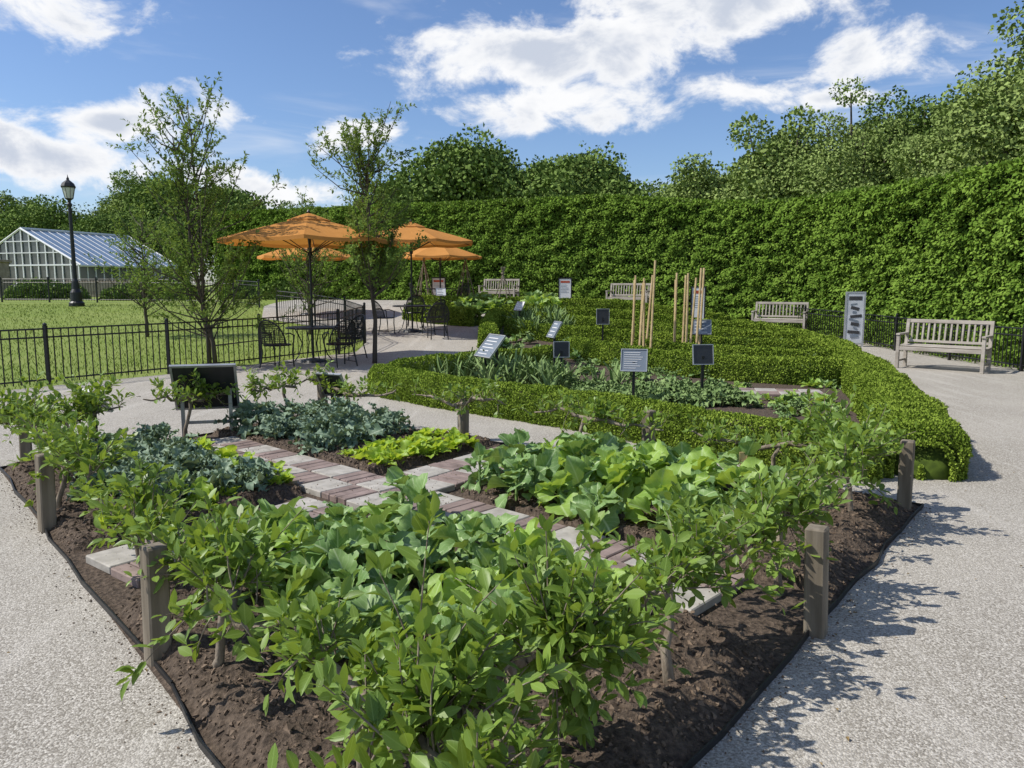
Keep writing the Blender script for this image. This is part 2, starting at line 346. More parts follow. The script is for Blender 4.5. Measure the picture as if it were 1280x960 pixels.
# ---------- vegetables ----------
TC=[bigleaf(.60,.34,.085,1.5,b,.35,s,jag=.07,tip=.85,twist=tw) for s,b,tw in((1,.7,.3),(2,1.2,-.3),(3,.3,.5),(4,1.6,0),(5,.9,-.5))]
TQ=[bigleaf(.82,.32,.10,1.2,b,.3,s+60,jag=.12,tip=.7,nu=9,twist=tw) for s,b,tw in((1,.7,.2),(2,1.1,-.3),(3,.4,.1))]
TK=[bigleaf(.44,.25,.11,3.4,b,.1,s+20,jag=.4,tip=.8,nv=17,twist=tw) for s,b,tw in((1,.9,.4),(2,1.5,-.4),(3,.5,0))]
TL=[bigleaf(.66,.05,.06,1.8,b,.5,s+40,tip=.6) for s,b in((1,.6),(2,1.1),(3,.2))]
def rosette(g,x,y,z,n,L,el0,el1,TT,stem=0,mat=0,jit=.4):
    az=np.arange(n)*2.399+rng.uniform(0,6); f=(np.arange(n)+.5)/n
    el=np.radians(el0+(el1-el0)*f+rng.normal(0,11,n)); az=az+rng.normal(0,.3,n)
    d=np.stack([np.cos(az)*np.cos(el),np.sin(az)*np.cos(el),np.sin(el)],-1)
    up=np.array([0,0,1.0])+rng.normal(0,jit,(n,3))
    up=np.where((el>1.1)[:,None],up*.3-np.stack([np.cos(az),np.sin(az),az*0],-1),up)
    P=np.stack([x+0*f,y+0*f,z+stem*(.25+.75*f)],-1); R=basis(d,up); S=L*(1.0-.5*f**2)*rng.uniform(.7,1.2,n)
    S3=np.stack([S*rng.uniform(.8,1.15,n),S,S],-1); k=rng.integers(0,len(TT),n)
    if stem>.05: g.tube([(x,y,z-.05),(x,y,z+stem)],[.014,.008],5,mat,False)
    for i,T in enumerate(TT): g.inst(T,P[k==i],R[k==i],S3[k==i],mat)
def quad(s0,s1,t0,t1,ns,nt,j=.28):
    out=[]
    for i in range(ns):
        for k in range(nt):
            s=s0+(s1-s0)*(i+.5+(.25 if k%2 else -.25)+rng.uniform(-j,j))/ns; t=t0+(t1-t0)*(k+.5+rng.uniform(-j,j))/nt
            p=bl(s,t); out.append((p[0],p[1]))
    return out
g=Geo()
for x,y in quad(.12,.43,.12,.43,6,6): rosette(g,x,y,.05,14,rng.uniform(.20,.34),8,80,TC if rng.random()<.7 else TQ,rng.uniform(.06,.24),0 if rng.random()<.72 else 1)
for x,y in quad(.59,.92,.11,.43,7,6): rosette(g,x,y,.05,13,rng.uniform(.20,.37),8,80,TC if rng.random()<.6 else TQ,rng.uniform(.08,.28),0 if rng.random()<.68 else 1)
g.build('collard_plants',[L_coll,L_collw],True)
g=Geo()
for x,y in quad(.10,.37,.60,.93,5,7): rosette(g,x,y,.05,22,rng.uniform(.15,.27),8,82,TK,rng.uniform(.06,.2))
for x,y in quad(.60,.93,.70,.95,6,5): rosette(g,x,y,.05,22,rng.uniform(.16,.29),8,82,TK,rng.uniform(.1,.24))
for x,y in quad(.12,.40,.38,.45,4,1): rosette(g,x,y,.04,16,.2,8,75,TK,.06)
g.build('kale_plants',[L_kale],True)
g=Geo()
for x,y in quad(.61,.93,.575,.67,9,3): rosette(g,x,y,.05,15,rng.uniform(.12,.2),25,85,TL,.02)
for x,y in quad(.37,.435,.60,.9,2,8): rosette(g,x,y,.05,15,rng.uniform(.12,.19),25,85,TL,.02)
for x,y in quad(.08,.3,.57,.62,6,1): rosette(g,x,y,.05,13,rng.uniform(.13,.2),25,85,TL,.02)
g.build('lettuce_plants',[L_lett],True)
# ---------- espaliered apple trees ----------
def leafy_shoot(g,p,d,L,ls,dens=.02,mat=1,r=.004,T=T_l,droop=.0,young=None):
    n=5;ts=np.linspace(0,1,n)[:,None]; side=nrm(rng.normal(size=3)); P=p+d*L*ts+side*L*.16*ts**2+np.array([0,0,-droop])*L*ts**2
    g.tube(P,np.linspace(r,r*.35,n),4,0,False)
    m=max(4,int(L/dens)); f=rng.uniform(.02,1,m)**.9; f[-2:]=1
    Q=np.stack([np.interp(f,ts[:,0],P[:,i]) for i in range(3)],-1)
    rad=nrm(rng.normal(size=(m,3))); dirs=nrm(d*(.35+.5*f[:,None])+rad*.9+np.array([0,0,.12]))
    up=np.array([0,0,1.0])+rng.normal(0,.45,(m,3)); S=ls*rng.uniform(.5,1.3,m)*(1-.25*f)
    Q=Q+dirs*.012; B=basis(dirs,up); S3=np.stack([S*rng.uniform(.8,1.15,m),S,S*rng.uniform(-.3,1.6,m)],-1)
    g.inst(T,Q,B,S3,mat)
def espalier(pa,pb,h,nsh,Lmin,Lmax,lean=.3,ls=.077,name='espaliered_apple_tree',dens=.014,trunk=True,spread=.10):
    g=Geo(); pa=np.array(pa,float);pb=np.array(pb,float); m=18;ts=np.linspace(0,1,m)
    wob=np.cumsum(rng.normal(0,.022,(m,3)),axis=0); wob-=np.linspace(0,1,m)[:,None]*wob[-1]
    A=np.stack([pa[0]+(pb[0]-pa[0])*ts,pa[1]+(pb[1]-pa[1])*ts,h+.07*(abs(ts-.5)*2)**1.5*rng.uniform(-.3,1)+0*ts],-1)+wob
    g.tube(A,np.interp(abs(ts-.5),[0,.3,.5],[.020,.013,.006])*rng.uniform(.8,1.35,m),7,0)
    if trunk:
        mid=A[m//2]; b=mid+np.array([rng.uniform(-.14,.14),rng.uniform(-.14,.14),0]); b[2]=0
        tp=np.array([b,b+(mid-b)*.35+rng.normal(0,.025,3),b+(mid-b)*.7+rng.normal(0,.02,3),mid]); g.tube(tp,[.027,.020,.017,.016],8,0)
    Lb=np.array([pb[0]-pa[0],pb[1]-pa[1]]); nn=nrm(np.array([-Lb[1],Lb[0]])); hump=rng.uniform(.1,.9,3)
    for i in range(nsh):
        f=rng.uniform(0,1) if rng.random()<.6 else float(np.clip(hump[rng.integers(0,3)]+rng.normal(0,.09),0,1)); p=np.array([np.interp(f,ts,A[:,k]) for k in range(3)])
        k=rng.random(); vz=1.0 if k<.70 else (.2 if k<.90 else -.6)
        o=rng.normal(0,spread); d=nrm(np.array([rng.normal(0,lean)+nn[0]*o*3,rng.normal(0,lean)+nn[1]*o*3,vz]))
        amp=.6+.65*math.exp(-((f-hump[0])/.15)**2)+.4*math.exp(-((f-hump[1])/.1)**2)
        p2=p+np.array([nn[0]*o*.5,nn[1]*o*.5,rng.uniform(-.03,.03)])
        leafy_shoot(g,p2,d,rng.uniform(Lmin,Lmax)*amp*(1 if vz>.5 else .75),ls,dens,droop=rng.uniform(0,.3))
    return g.build(name,[M_bark,L_apple],True)
for t0,t1,n,l0,l1 in((.01,.17,100,.08,.36),(.18,.35,78,.08,.33),(.37,.57,62,.08,.36),(.6,.8,64,.08,.38),(.8,.99,62,.08,.38)): espalier(bl(.05,t0),bl(.05,t1),.38,n,l0,l1,.45)
for s0_,s1_,n,l0,l1 in((.02,.2,120,.08,.36),(.21,.42,84,.08,.34),(.44,.66,92,.08,.38),(.68,.96,88,.08,.38)): espalier(bl(s0_,.05),bl(s1_,.05),.38,n,l0,l1,.45)
for t0,t1,n,l0,l1 in((.03,.26,80,.06,.32),(.30,.50,56,.05,.28),(.55,.74,40,.05,.24),(.78,.97,44,.06,.26)): espalier(bl(.965,t0),bl(.965,t1),.42,n,l0,l1,.5,dens=.014)
for s0_,s1_,n in((.03,.3,60),(.36,.62,52),(.70,.96,46)): espalier(bl(s0_,.97),bl(s1_,.97),.42,n,.06,.32,.5,dens=.014)
# ---------- boxwood parterre ----------
def resample(P,st):
    P=np.array(P,float); 
    for _ in range(2):
        Q=[P[0]]
        for a,b in zip(P[:-1],P[1:]): Q+= [a*.75+b*.25,a*.25+b*.75]
        Q.append(P[-1]); P=np.array(Q)
    d=np.concatenate([[0],np.cumsum(np.linalg.norm(np.diff(P,axis=0),axis=1))]); n=max(4,int(d[-1]/st))
    s=np.linspace(0,d[-1],n); return np.stack([np.interp(s,d,P[:,0]),np.interp(s,d,P[:,1])],-1),d[-1]
def boxhedge(pts,w0,h,dens,ls,name='boxwood_hedge'):
    st=.04; P,L=resample(pts,st); T=nrm(np.gradient(P,axis=0)); Nn=np.stack([T[:,1],-T[:,0]],-1)
    K=28; an=np.linspace(0,math.pi,K)
    def prof(a):
        c,s=np.cos(a),np.sin(a); e=.5
        return np.sign(c)*np.abs(c)**e*w0/2, np.abs(s)**e*h
    m=len(P); endt=np.clip(np.minimum(np.arange(m),np.arange(m)[::-1])*st/(w0*.42),0,1); es=(1-(1-endt)**2.6)**(1/2.6)
    def surf(i,a,sh=1.0):
        pw,ph=prof(a); p=P[i]; n=Nn[i]; e=es[i]*(1 if sh>=1 else .8+.2*(es[i]>.98))
        x=p[:,0]+n[:,0]*pw*e*sh; y=p[:,1]+n[:,1]*pw*e*sh; z=ph*sh*np.minimum(1,(.25 if sh>=1 else 0)+.75*e)
        q=np.stack([x,y,z],-1); dn=np.stack([n[:,0]*pw/w0*2,n[:,1]*pw/w0*2,ph/h*1.2-.2],-1); dn=nrm(dn)
        b=(vnoise(q,3.0,5)-.5)*.07+(vnoise(q,9,6)-.5)*.05
        q=q+dn*b[:,None]*sh*(.3+.7*e)[:,None]; q[:,2]+=gz(q[:,0],q[:,1]); return q,dn
    g=Geo(); I,A=np.meshgrid(np.arange(m),an,indexing='ij'); q,_=surf(I.ravel(),A.ravel(),.92); q=q.reshape(m,K,3)
    g.grid(q[...,0],q[...,1],q[...,2],0)
    n=int(L*(w0+2*h)*dens); i=rng.integers(0,m,n); ne=int(n*.8*w0/L); i[:ne]=rng.integers(0,max(2,int(w0*.35/st)),ne); i[:ne//2]=m-1-i[:ne//2]
    u=rng.uniform(0,1,n)
    aa=np.linspace(0,math.pi,400); x_,z_=prof(aa); cum=np.concatenate([[0],np.cumsum(np.hypot(np.diff(x_),np.diff(z_)))]); a=np.interp(u*cum[-1],cum,aa)
    q,dn=surf(i,a,1.0); q[:,:2]+=T[i]*rng.uniform(-.04,.04,n)[:,None]; q+=dn*rng.uniform(-.03,.015,n)[:,None]
    d=nrm(dn*.6+rng.normal(0,.6,(n,3))+np.array([0,0,.35])); g.inst(T_dw,q,basis(d,dn+rng.normal(0,.45,(n,3))),ls*rng.uniform(.7,1.3,n),1)
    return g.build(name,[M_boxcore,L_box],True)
boxhedge([(-1.95,11.6),(-1.6,10.8),(-.7,9.85),(.6,8.75),(1.8,7.35),(2.6,6.6),(3.1,6.2)],.52,.38,10500,.021)
boxhedge([(3.35,6.15),(3.75,7.0),(4.45,8.9),(5.3,11.2),(6.0,13.6)],.70,.42,9000,.022)
boxhedge([(-1.9,11.9),(-1.4,12.8),(-.6,13.8),(.8,14.9)],.40,.38,5500,.03)
boxhedge([(1.2,16.4),(1.9,15.0),(2.8,13.5),(3.6,12.6),(4.5,12.1),(5.3,12.0)],.42,.42,5500,.03)
boxhedge([(2.6,16.1),(3.6,15.0),(4.9,14.1),(5.8,13.9)],.36,.40,4500,.034)
boxhedge([(-.1,20.3),(1.0,19),(2.6,17.6),(4.4,16.3),(6.2,15.7)],.38,.42,3700,.038)
boxhedge([(6.3,14.2),(6.9,16.5),(6.9,19),(6.2,21.3)],.5,.42,3500,.04)
boxhedge([(.1,22.0),(1.5,21.0),(3.2,19.5),(4.9,18.2),(6.5,17.6)],.38,.43,3400,.04)
boxhedge([(-.5,17.2),(-.6,19),(-.6,21),(-.4,23.0)],.42,.42,3000,.045)
boxhedge([(-.3,24.0),(1.8,23.2),(3.8,21.8),(5.2,20.4),(6.4,19.6)],.38,.43,3000,.045)
boxhedge([(-3.2,24),(-2.2,22.9),(-1.0,22.2)],.6,.48,2500,.05)
boxhedge([(-3.4,26.5),(-1,26),(2.5,25.5),(5,23.9),(6.2,22.1)],.45,.46,2300,.05)
def sheet(name,poly,mat,dz,st=.25):
    P=np.array(poly); c=P.mean(0); g=Geo(); n=14; Q,_=resample(np.vstack([P,P[:1]]),.3); r=np.linspace(0,1,n)
    X=c[0]+(Q[:,0][:,None]-c[0])*r; Y=c[1]+(Q[:,1][:,None]-c[1])*r; g.grid(X,Y,gz(X,Y)+dz); return g.build(name,[mat],True)
sheet('parterre_soil',[(-1.9,11.3),(-.8,10),(.6,8.8),(1.9,7.3),(3.3,6.4),(4.5,9),(5.4,11.3),(6.3,14),(6.9,17),(6.3,21),(5,23.4),(2.5,25),(-.3,25.4),(-.5,21),(-.4,17),(-.9,13.5)],M_soil,.03)
def tuft(g,x,y,n,L,mat=0,sp=.5):
    P=np.stack([x+rng.normal(0,.04,n),y+rng.normal(0,.04,n),gz(x,y)+.03+0*rng.uniform(size=n)],-1)
    d=nrm(np.stack([rng.normal(0,sp,n),rng.normal(0,sp,n),np.ones(n)],-1)); g.inst(TS,P,basis(d,rng.normal(size=(n,3))),np.stack([np.full(n,L*.8),L*rng.uniform(.6,1.1,n),np.full(n,L)],-1),mat)
TS=bigleaf(.075,0,.0,1,.9,.3,9,nu=3,nv=7,tip=.5)
g=Geo()
for i in range(80):
    f=rng.uniform(0,1); x=-.8+f*1.7+rng.normal(0,.25); y=12.9-1.4*f+rng.normal(0,.4); tuft(g,x,y,13,rng.uniform(.25,.58),0,.35)
g.build('leek_plants',[L_herb],True)
g=Geo()
for i in range(150):
    f=rng.uniform(0,1); x=.9+f*2.1+rng.normal(0,.15); y=10.6+rng.uniform(-.8,.9)-.1*f; rosette(g,x,y,.03,16,rng.uniform(.12,.26),15,80,TK[:2],.06)
for i in range(60): rosette(g,rng.uniform(.2,1.8),rng.uniform(9.3,10.6),.03,10,rng.uniform(.08,.18),10,80,TK[:2],.02)
g.build('herb_plants',[L_herb],True)
g=Geo()
X_=rng.uniform(-.2,6.3,230);Y_=rng.uniform(12.8,24.8,230)
for x,y in zip(X_,Y_):
    if x>6.3-(15-y)*.5 and y<15: continue
    rosette(g,x,y,gz(x,y)+.03,12,rng.uniform(.12,.28),10,80,TL if rng.random()<.5 else TK,.08,int(rng.integers(1,3)))
for i in range(30):
    x=rng.uniform(-1.8,1.5);y=rng.uniform(24,28); rosette(g,x,y,gz(x,y),22,rng.uniform(.3,.65),15,80,TL,.3,int(rng.integers(0,3)))
for i in range(20):
    x=rng.uniform(.2,1.4);y=rng.uniform(19,22.5); tuft(g,x,y,34,rng.uniform(.4,.75),2)
for i in range(120):
    x=rng.uniform(3.2,5.0);y=rng.uniform(8.6,11.7)
    if x<3.2+(y-7)*.38 and not(3.0<x<4.6 and 10.5<y<11.5): rosette(g,x,y,.03,11,rng.uniform(.06,.2),10,80,TL if rng.random()<.5 else TK,.02,int(rng.integers(0,3)))
for i in range(40): rosette(g,rng.uniform(1.2,3.4),rng.uniform(12.4,15),.03,12,rng.uniform(.12,.24),10,80,TK,.08,int(rng.integers(1,3)))
g.build('parterre_vegetables',[L_collw,L_coll,L_herb],True)
g=Geo(); 
for i in range(5):
    for j in range(2):
        g.box((3.05+.31*i*.97+.31*j*.2,10.75+.31*j*.97-.31*i*.2+.2,.045),(.3,.3,.05),(i+j)%2,rz=-.2)
g.build('paver_path.001',[M_brick,M_conc],bevel=.006)
# ---------- tall hornbeam hedge ----------
def tallhedge():
    P,L=resample(hl,.25); T=nrm(np.gradient(P,axis=0)); Nn=np.stack([T[:,1],-T[:,0]],-1); m=len(P); H=4.0; W=1.4
    g=Geo(); K=20
    hs=np.concatenate([np.linspace(0,H,K),np.full(8,H)]); ws=np.concatenate([np.zeros(K),np.linspace(0,W,8)])
    base=P[:,None]-Nn[:,None]*(.30+ws[None,:,None]); Zg=gz(P[:,0],P[:,1])[:,None]+hs[None]*.965
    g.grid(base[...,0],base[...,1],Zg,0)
    def leaves(n,top):
        i=rng.integers(0,m-1,n); f=rng.uniform(0,1,n)[:,None]; p=P[i]*(1-f)+P[i+1]*f; nn=Nn[i]
        if top: h=np.full(n,H); wv=rng.uniform(0,W,n)
        else: h=H*rng.uniform(0,1,n)**.92; wv=np.zeros(n)
        q3=np.stack([p[:,0],p[:,1],h],-1)
        low=(vnoise(q3,.6,11)-.5)*.22; mid=(vnoise(q3*np.array([1,1,1.8]),2.6,12)-.5)*.32; sm=(vnoise(q3*np.array([1,1,2.0]),6,13)-.5)*.24
        off=low+mid+sm
        keep=(mid+sm*.9)/.33+rng.normal(0,.22,n)>-.34
        dep=rng.uniform(-.2,.05,n)
        edge=np.clip((h-(H-.2))/.2,0,1)
        out=np.zeros((n,3))
        if top: out[:,2]=1
        else: out[:,:2]=nn; 
        pos=np.zeros((n,3)); pos[:,:2]=p-nn*wv[:,None]; pos[:,2]=h+(low*.15+mid*.18 if top else low*.08*edge)
        pos+=out*(np.where(top,0,off)*1.0+dep*(.3 if top else 1))[:,None]
        if not top: pos[:,:2]-=nn*(edge*.08)[:,None]
        pos[:,2]+=gz(p[:,0],p[:,1])
        d=nrm(out*.5+np.array([0,0,-.35 if not top else .5])+rng.normal(0,.5,(n,3))); up=out+np.array([0,0,.6])+rng.normal(0,.3,(n,3))
        pos=pos[keep];d=d[keep];up=up[keep]
        g.inst(T_dw,pos,basis(d,up),rng.uniform(.06,.112,len(pos)),1)
    leaves(290000,False); leaves(40000,True)
    i=rng.integers(0,m-1,1300); p=P[i]-Nn[i]*rng.uniform(-.1,W,1300)[:,None]
    for q in p:
        b=np.array([q[0],q[1],gz(q[0],q[1])+H-.08]); Ls=.06+.16*rng.random()**2; k=5
        pp=b+np.array([rng.normal(0,.05),rng.normal(0,.05),Ls])*rng.uniform(0,1,k)[:,None]
        d=nrm(rng.normal(0,.6,(k,3))+np.array([0,0,.6])); g.inst(T_dw,pp,basis(d,rng.normal(size=(k,3))),rng.uniform(.05,.09,k),2)
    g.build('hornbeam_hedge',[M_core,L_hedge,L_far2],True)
tallhedge()
# ---------- fences ----------
def fence(pts,name,h=.92,sp=.115,post=2.0):
    g=Geo(); P=np.array(pts,float); d=np.concatenate([[0],np.cumsum(np.linalg.norm(np.diff(P,axis=0),axis=1))])
    at=lambda s:(np.interp(s,d,P[:,0]),np.interp(s,d,P[:,1]))
    n=int(d[-1]/post)
    for i in range(n+1):
        x,y=at(i*post); z=gz(x,y); g.box((x,y,z+h/2+.02),(.05,.05,h+.04),0); g.lathe((x,y,z+h+.04),[(.0,.05),(.03,.03),(.035,.01),(.02,0)],8)
        if i<n:
            x2,y2=at((i+1)*post); z2=gz(x2,y2); 
            for hh in(.12,h-.14,h-.01):
                a=np.array([x,y,z+hh]);b=np.array([x2,y2,z2+hh]); g.tube([a,b],.013,4)
            for k in range(1,int(post/sp)):
                f=k*sp/post; bx,by,bz=x+(x2-x)*f,y+(y2-y)*f,z+(z2-z)*f; g.box((bx,by,bz+.06+(h-.07)/2),(.014,.014,h-.07),0)
    return g.build(name,[M_black])
fence(fence_pts[1:10],'iron_fence')
fence([(-9,27.5),(-10.5,29),(-14,30),(-20,30.6),(-28,31)],'iron_fence.001')
hf=[(p[0]-.75,p[1]-.15) for p in hl[6:12]]
fence(hf,'iron_fence.002',h=.8,sp=.1)
g=Geo(); P,L=resample(hf,.1); n=11000; i=rng.integers(0,len(P),n); q=np.stack([P[i,0]+rng.uniform(.1,.6,n),P[i,1]+rng.normal(0,.1,n),rng.uniform(0,.7,n)**1.2],-1); q[:,2]+=gz(q[:,0],q[:,1])
g.inst(T_dw,q,basis(rng.normal(size=(n,3)),rng.normal(size=(n,3))+[0,0,1]),rng.uniform(.05,.09,n)); g.build('groundcover_plants',[L_hedge])
g=Geo(); n=50000; x=rng.uniform(-26,-3.5,n); y=rng.uniform(9,29,n)**1.0; fx=np.interp(y,fence_pts[:,1],fence_pts[:,0]); k=x<fx+.02; x=x[k];y=y[k]; n=len(x)
d=nrm(np.stack([rng.normal(0,.4,n),rng.normal(0,.4,n),np.ones(n)],-1)); g.inst(diamond(.22,0),np.stack([x,y,gz(x,y)-.005],-1),basis(d,rng.normal(size=(n,3))),rng.uniform(.04,.09,n)); g.build('lawn_grass_blades',[L_grass])
# ---------- trees ----------
def treemesh(seed,H,R,nl,nleaf,ls,mat,trunk=.35,lk=1.0):
    r=np.random.default_rng(seed); g=Geo(); th=H*trunk
    g.tube([(0,0,-.2),(0.1,0,th*.5),(0,.1,th),(.1,0,H*.75)],[.035*H*.5,.028*H*.5,.022*H*.5,.006*H],8,0)
    cz=th+(H-th)*.5; lob=[]
    for i in range(nl):
        v=nrm(r.normal(size=3)); v[2]=abs(v[2])*1.0-.35 if r.random()<.8 else v[2]; rad=r.uniform(.55,.95) if i>nl*.2 else r.uniform(0,.5)
        c=np.array([v[0]*R*rad*.8,v[1]*R*rad*.8,cz+v[2]*(H-th)*.5*rad]); lr=lk*R*r.uniform(.2,.38)*(1.15-.35*max(0,v[2]))
        c[2]=min(c[2],H-lr*.8); lob.append((c,lr)); g.tube([(0,0,th*r.uniform(.6,1.1)),(c*.5+np.array([0,0,th*.35])),c],[.012*H,.007*H,.003*H],5,0,False)
    for c,lr in lob:
        n=int(nleaf/nl*(lr/(lk*R*.29))**2); v=nrm(r.normal(size=(n,3))); sq=np.array([1.1,1.1,.85]); 
        bump=(vnoise(v*2.2+c,1,seed)-.5)*.7+(vnoise(v*5+c,1,seed+1)-.5)*.5
        rad=lr*(1+bump)*r.uniform(.72,1.06,n)
        p=c+v*rad[:,None]*sq; d=nrm(v*.6+r.normal(0,.6,(n,3))); g.inst(T_dw,p,basis(d,v+r.normal(0,.45,(n,3))+[0,0,.3]),ls*r.uniform(.6,1.4,n),1)
    o=g.build('tmp',[M_barkb,mat],True); me=o.data; bpy.data.objects.remove(o); return me
TM=[treemesh(1,12,5.2,34,19000,.26,L_far,.22),treemesh(2,13,4.6,44,20000,.22,L_far2,.2,.8),treemesh(3,11,5.6,36,19000,.26,L_far,.18),treemesh(4,12.5,4.2,40,18000,.22,L_far2,.2,.8),treemesh(5,10,4.8,30,16000,.26,L_far,.12),
    treemesh(6,12,4.6,60,42000,.13,L_far2,.15,.62),treemesh(7,12,4.6,56,36000,.15,L_far,.15,.66)]
def tree(k,x,y,sc,name='deciduous_tree',par=None,sz=None):
    o=bpy.data.objects.new(name,TM[k]); C.objects.link(o); o.location=(x,y,gz(x,y)-.1); o.rotation_euler=(0,0,rng.uniform(0,6.28)); s=sc; o.scale=(s,s,s*(sz or rng.uniform(.92,1.08)))
    if par: o.parent=par
bt=bpy.data.objects.new('background_treeline',None); C.objects.link(bt)
for i,(x,y,sc) in enumerate([(-62,82,1.05),(-54,86,1.0),(-47,80,1.0),(-40,84,1.1),(-33,78,1.15),(-27,76,1.0),(-22,82,.75),(-17,84,.75),(-58,72,.8),(-66,75,1.0),(-36,70,.75),
   (-14,78,.8),(-9.5,70,.9),(-13,68,.65),(-30,66,.7),(-20,70,.55),(-70,90,1.2),(-45,95,1.1),(-25,95,.9),(-8,90,1.1),(20,80,1.2),(30,75,1.1),(40,60,1.1),(5,85,1.2)]): tree(i%5,x,y,sc,'treeline_tree',bt)
for k,x,y,sc in [(0,-3.8,60,1.13),(2,-8,60,.98),(4,1.2,57,1.08),(0,5.0,60,1.0),(4,9,58,1.02),(2,13,55,.95),(1,12.2,49,.85),(3,15.6,45,.93),(5,18.5,42,1.05),(6,21.5,40,1.06),(5,25,42,1.15),(5,19.5,33,.9),(6,24,34,1.04),(5,18.4,25,1.08),(6,23,26,1.2),(5,29,32,1.3)]: tree(k,x,y,sc)
def orchard(x,y,H,W,name,nb,dens,low=.5,stems=1,sp=.16,taper=.6,seed=0):
    g=Geo(); 
    for s in range(stems):
        lean=rng.normal(0,.05,2); P=[]; m=10
        for i in range(m):
            f=i/(m-1); P.append((lean[0]*f*H+rng.normal(0,.03)*(i>0)+s*.12,lean[1]*f*H+rng.normal(0,.03)*(i>0),f*H*(1-.15*s)))
        P=np.array(P); g.tube(P,np.linspace(.05,.008,m),8,0)
        for b in range(nb):
            f=rng.uniform(low/H,.97); p=np.array([np.interp(f,np.linspace(0,1,m),P[:,k]) for k in range(3)])
            a=rng.uniform(0,6.28); e=rng.uniform(.1,1.2); Lb=W*.5*rng.uniform(.3,1.35)*(1-taper*max(0,f-.35)/.65)
            d=np.array([math.cos(a)*math.cos(e),math.sin(a)*math.cos(e),math.sin(e)])
            q=np.array([p,p+d*Lb*.5,p+d*Lb+np.array([0,0,Lb*.25])]); g.tube(q,[.016,.01,.004],5,0,False)
            for k in range(int(Lb/sp)+1):
                c=q[0]+(q[2]-q[0])*rng.uniform(.3,1); dd=nrm(d+rng.normal(0,.6,3)+np.array([0,0,.4])); leafy_shoot(g,c,dd,rng.uniform(.1,.42),.078,dens,1,.003,T_l2)
    return g.build(name,[M_barkb,L_orch],True,loc=(x,y,gz(x,y)))
orchard(-5.9,14.9,4.95,2.9,'apple_tree',50,.015,.45,2,.13,.65)
orchard(-2.75,15.3,3.95,2.4,'apple_tree.001',78,.014,1.2,1,.11,.35)
orchard(-5.4,20.5,2.9,2.8,'apple_tree.002',55,.02,.5,1)
orchard(-9.5,20,3.0,2.4,'apple_tree.003',55,.02,.5,1)
g=Geo()
for i in range(26):
    x=rng.uniform(-40,-9); y=rng.uniform(33,37); r_=rng.uniform(.5,1.0); n=900; v=nrm(rng.normal(size=(n,3))); v[:,2]=abs(v[:,2]); p=np.array([x,y,gz(x,y)])+v*r_*(.8+.4*vnoise(v*3+x,1,3))[:,None]*[1.4,1,.9]
    g.inst(T_dw,p,basis(v+rng.normal(0,.6,(n,3)),v+rng.normal(0,.4,(n,3))),rng.uniform(.1,.2,n))
g.build('shrub_border',[L_far],True)
# ---------- umbrellas ----------
def orangemat():
    m,N,out=newmat('orange_canvas'); tc=N.n('ShaderNodeTexCoord'); n=N.noise(tc.outputs['Object'],3,3)
    col=N.mix(n,c4((.56,.25,.065)),c4((.68,.32,.095))); p=N.n('ShaderNodeBsdfPrincipled',{'Base Color':col,'Roughness':.85,'Specular IOR Level':.1}); t=N.n('ShaderNodeBsdfTranslucent',{'Color':c4((.62,.25,.05))})
    mx=N.n('ShaderNodeMixShader',{0:.28,1:p.outputs[0],2:t.outputs[0]}); N.t.links.new(mx.outputs[0],out.inputs[0]); return m
M_or=orangemat()
def umbrella(x,y,H,R,rz,name='patio_umbrella'):
    g=Geo(); n=8; rings=9
    def canopy(r0,r1,z0,z1,val,sag):
        V=[];sub=6;tot=n*sub
        for i in range(rings):
            f=i/(rings-1); r=r0+(r1-r0)*f; z=z0+(z1-z0)*(f**1.12)
            for k in range(tot):
                a=k/tot*2*math.pi; w_=(k%sub)/sub; ch=math.cos(math.pi/n)/math.cos((w_-.5)*2*math.pi/n); 
                V.append((math.cos(a)*r*ch,math.sin(a)*r*ch,z-sag*f*math.sin(math.pi*w_)))
        if val:
            for k in range(tot):
                a=k/tot*2*math.pi; w_=(k%sub)/sub; ch=math.cos(math.pi/n)/math.cos((w_-.5)*2*math.pi/n); V.append((math.cos(a)*r1*ch*1.005,math.sin(a)*r1*ch*1.005,z1-sag*math.sin(math.pi*w_)-val))
        R_n=rings+(1 if val else 0)
        q=[[i*tot+k,i*tot+(k+1)%tot,(i+1)*tot+(k+1)%tot,(i+1)*tot+k] for i in range(R_n-1) for k in range(tot)]
        g.add(V,[q],0)
    canopy(.2,R,H-.12,H-.52,.07,.04); canopy(.02,.42,H,H-.14,.03,.0)
    for k in range(n):
        a=k/n*2*math.pi; g.tube([(0,0,H-.16),(math.cos(a)*R*.98,math.sin(a)*R*.98,H-.56)],.011,4,1); g.tube([(0,0,H-.8),(math.cos(a)*R*.5,math.sin(a)*R*.5,H-.345)],.009,4,1)
    g.tube([(0,0,0),(0,0,H+.02)],.024,10,1); g.lathe((0,0,H),[(.03,0),(.035,.03),(0,.08)],10,1); g.lathe((0,0,0),[(0,.09),(.06,.085),(.24,.05),(.27,0)],20,1); g.lathe((0,0,H-.85),[(.024,0),(.05,.01),(.05,.08),(.024,.09)],10,1)
    return g.build(name,[M_or,M_black],False,loc=(x,y,gz(x,y)),rz=rz)
umbrella(-4.05,15.6,2.98,1.75,.2); umbrella(-2.72,21.0,2.95,1.75,.5); umbrella(-6.6,25.0,2.4,1.55,.1); umbrella(-2.5,27.0,2.35,1.5,.3)
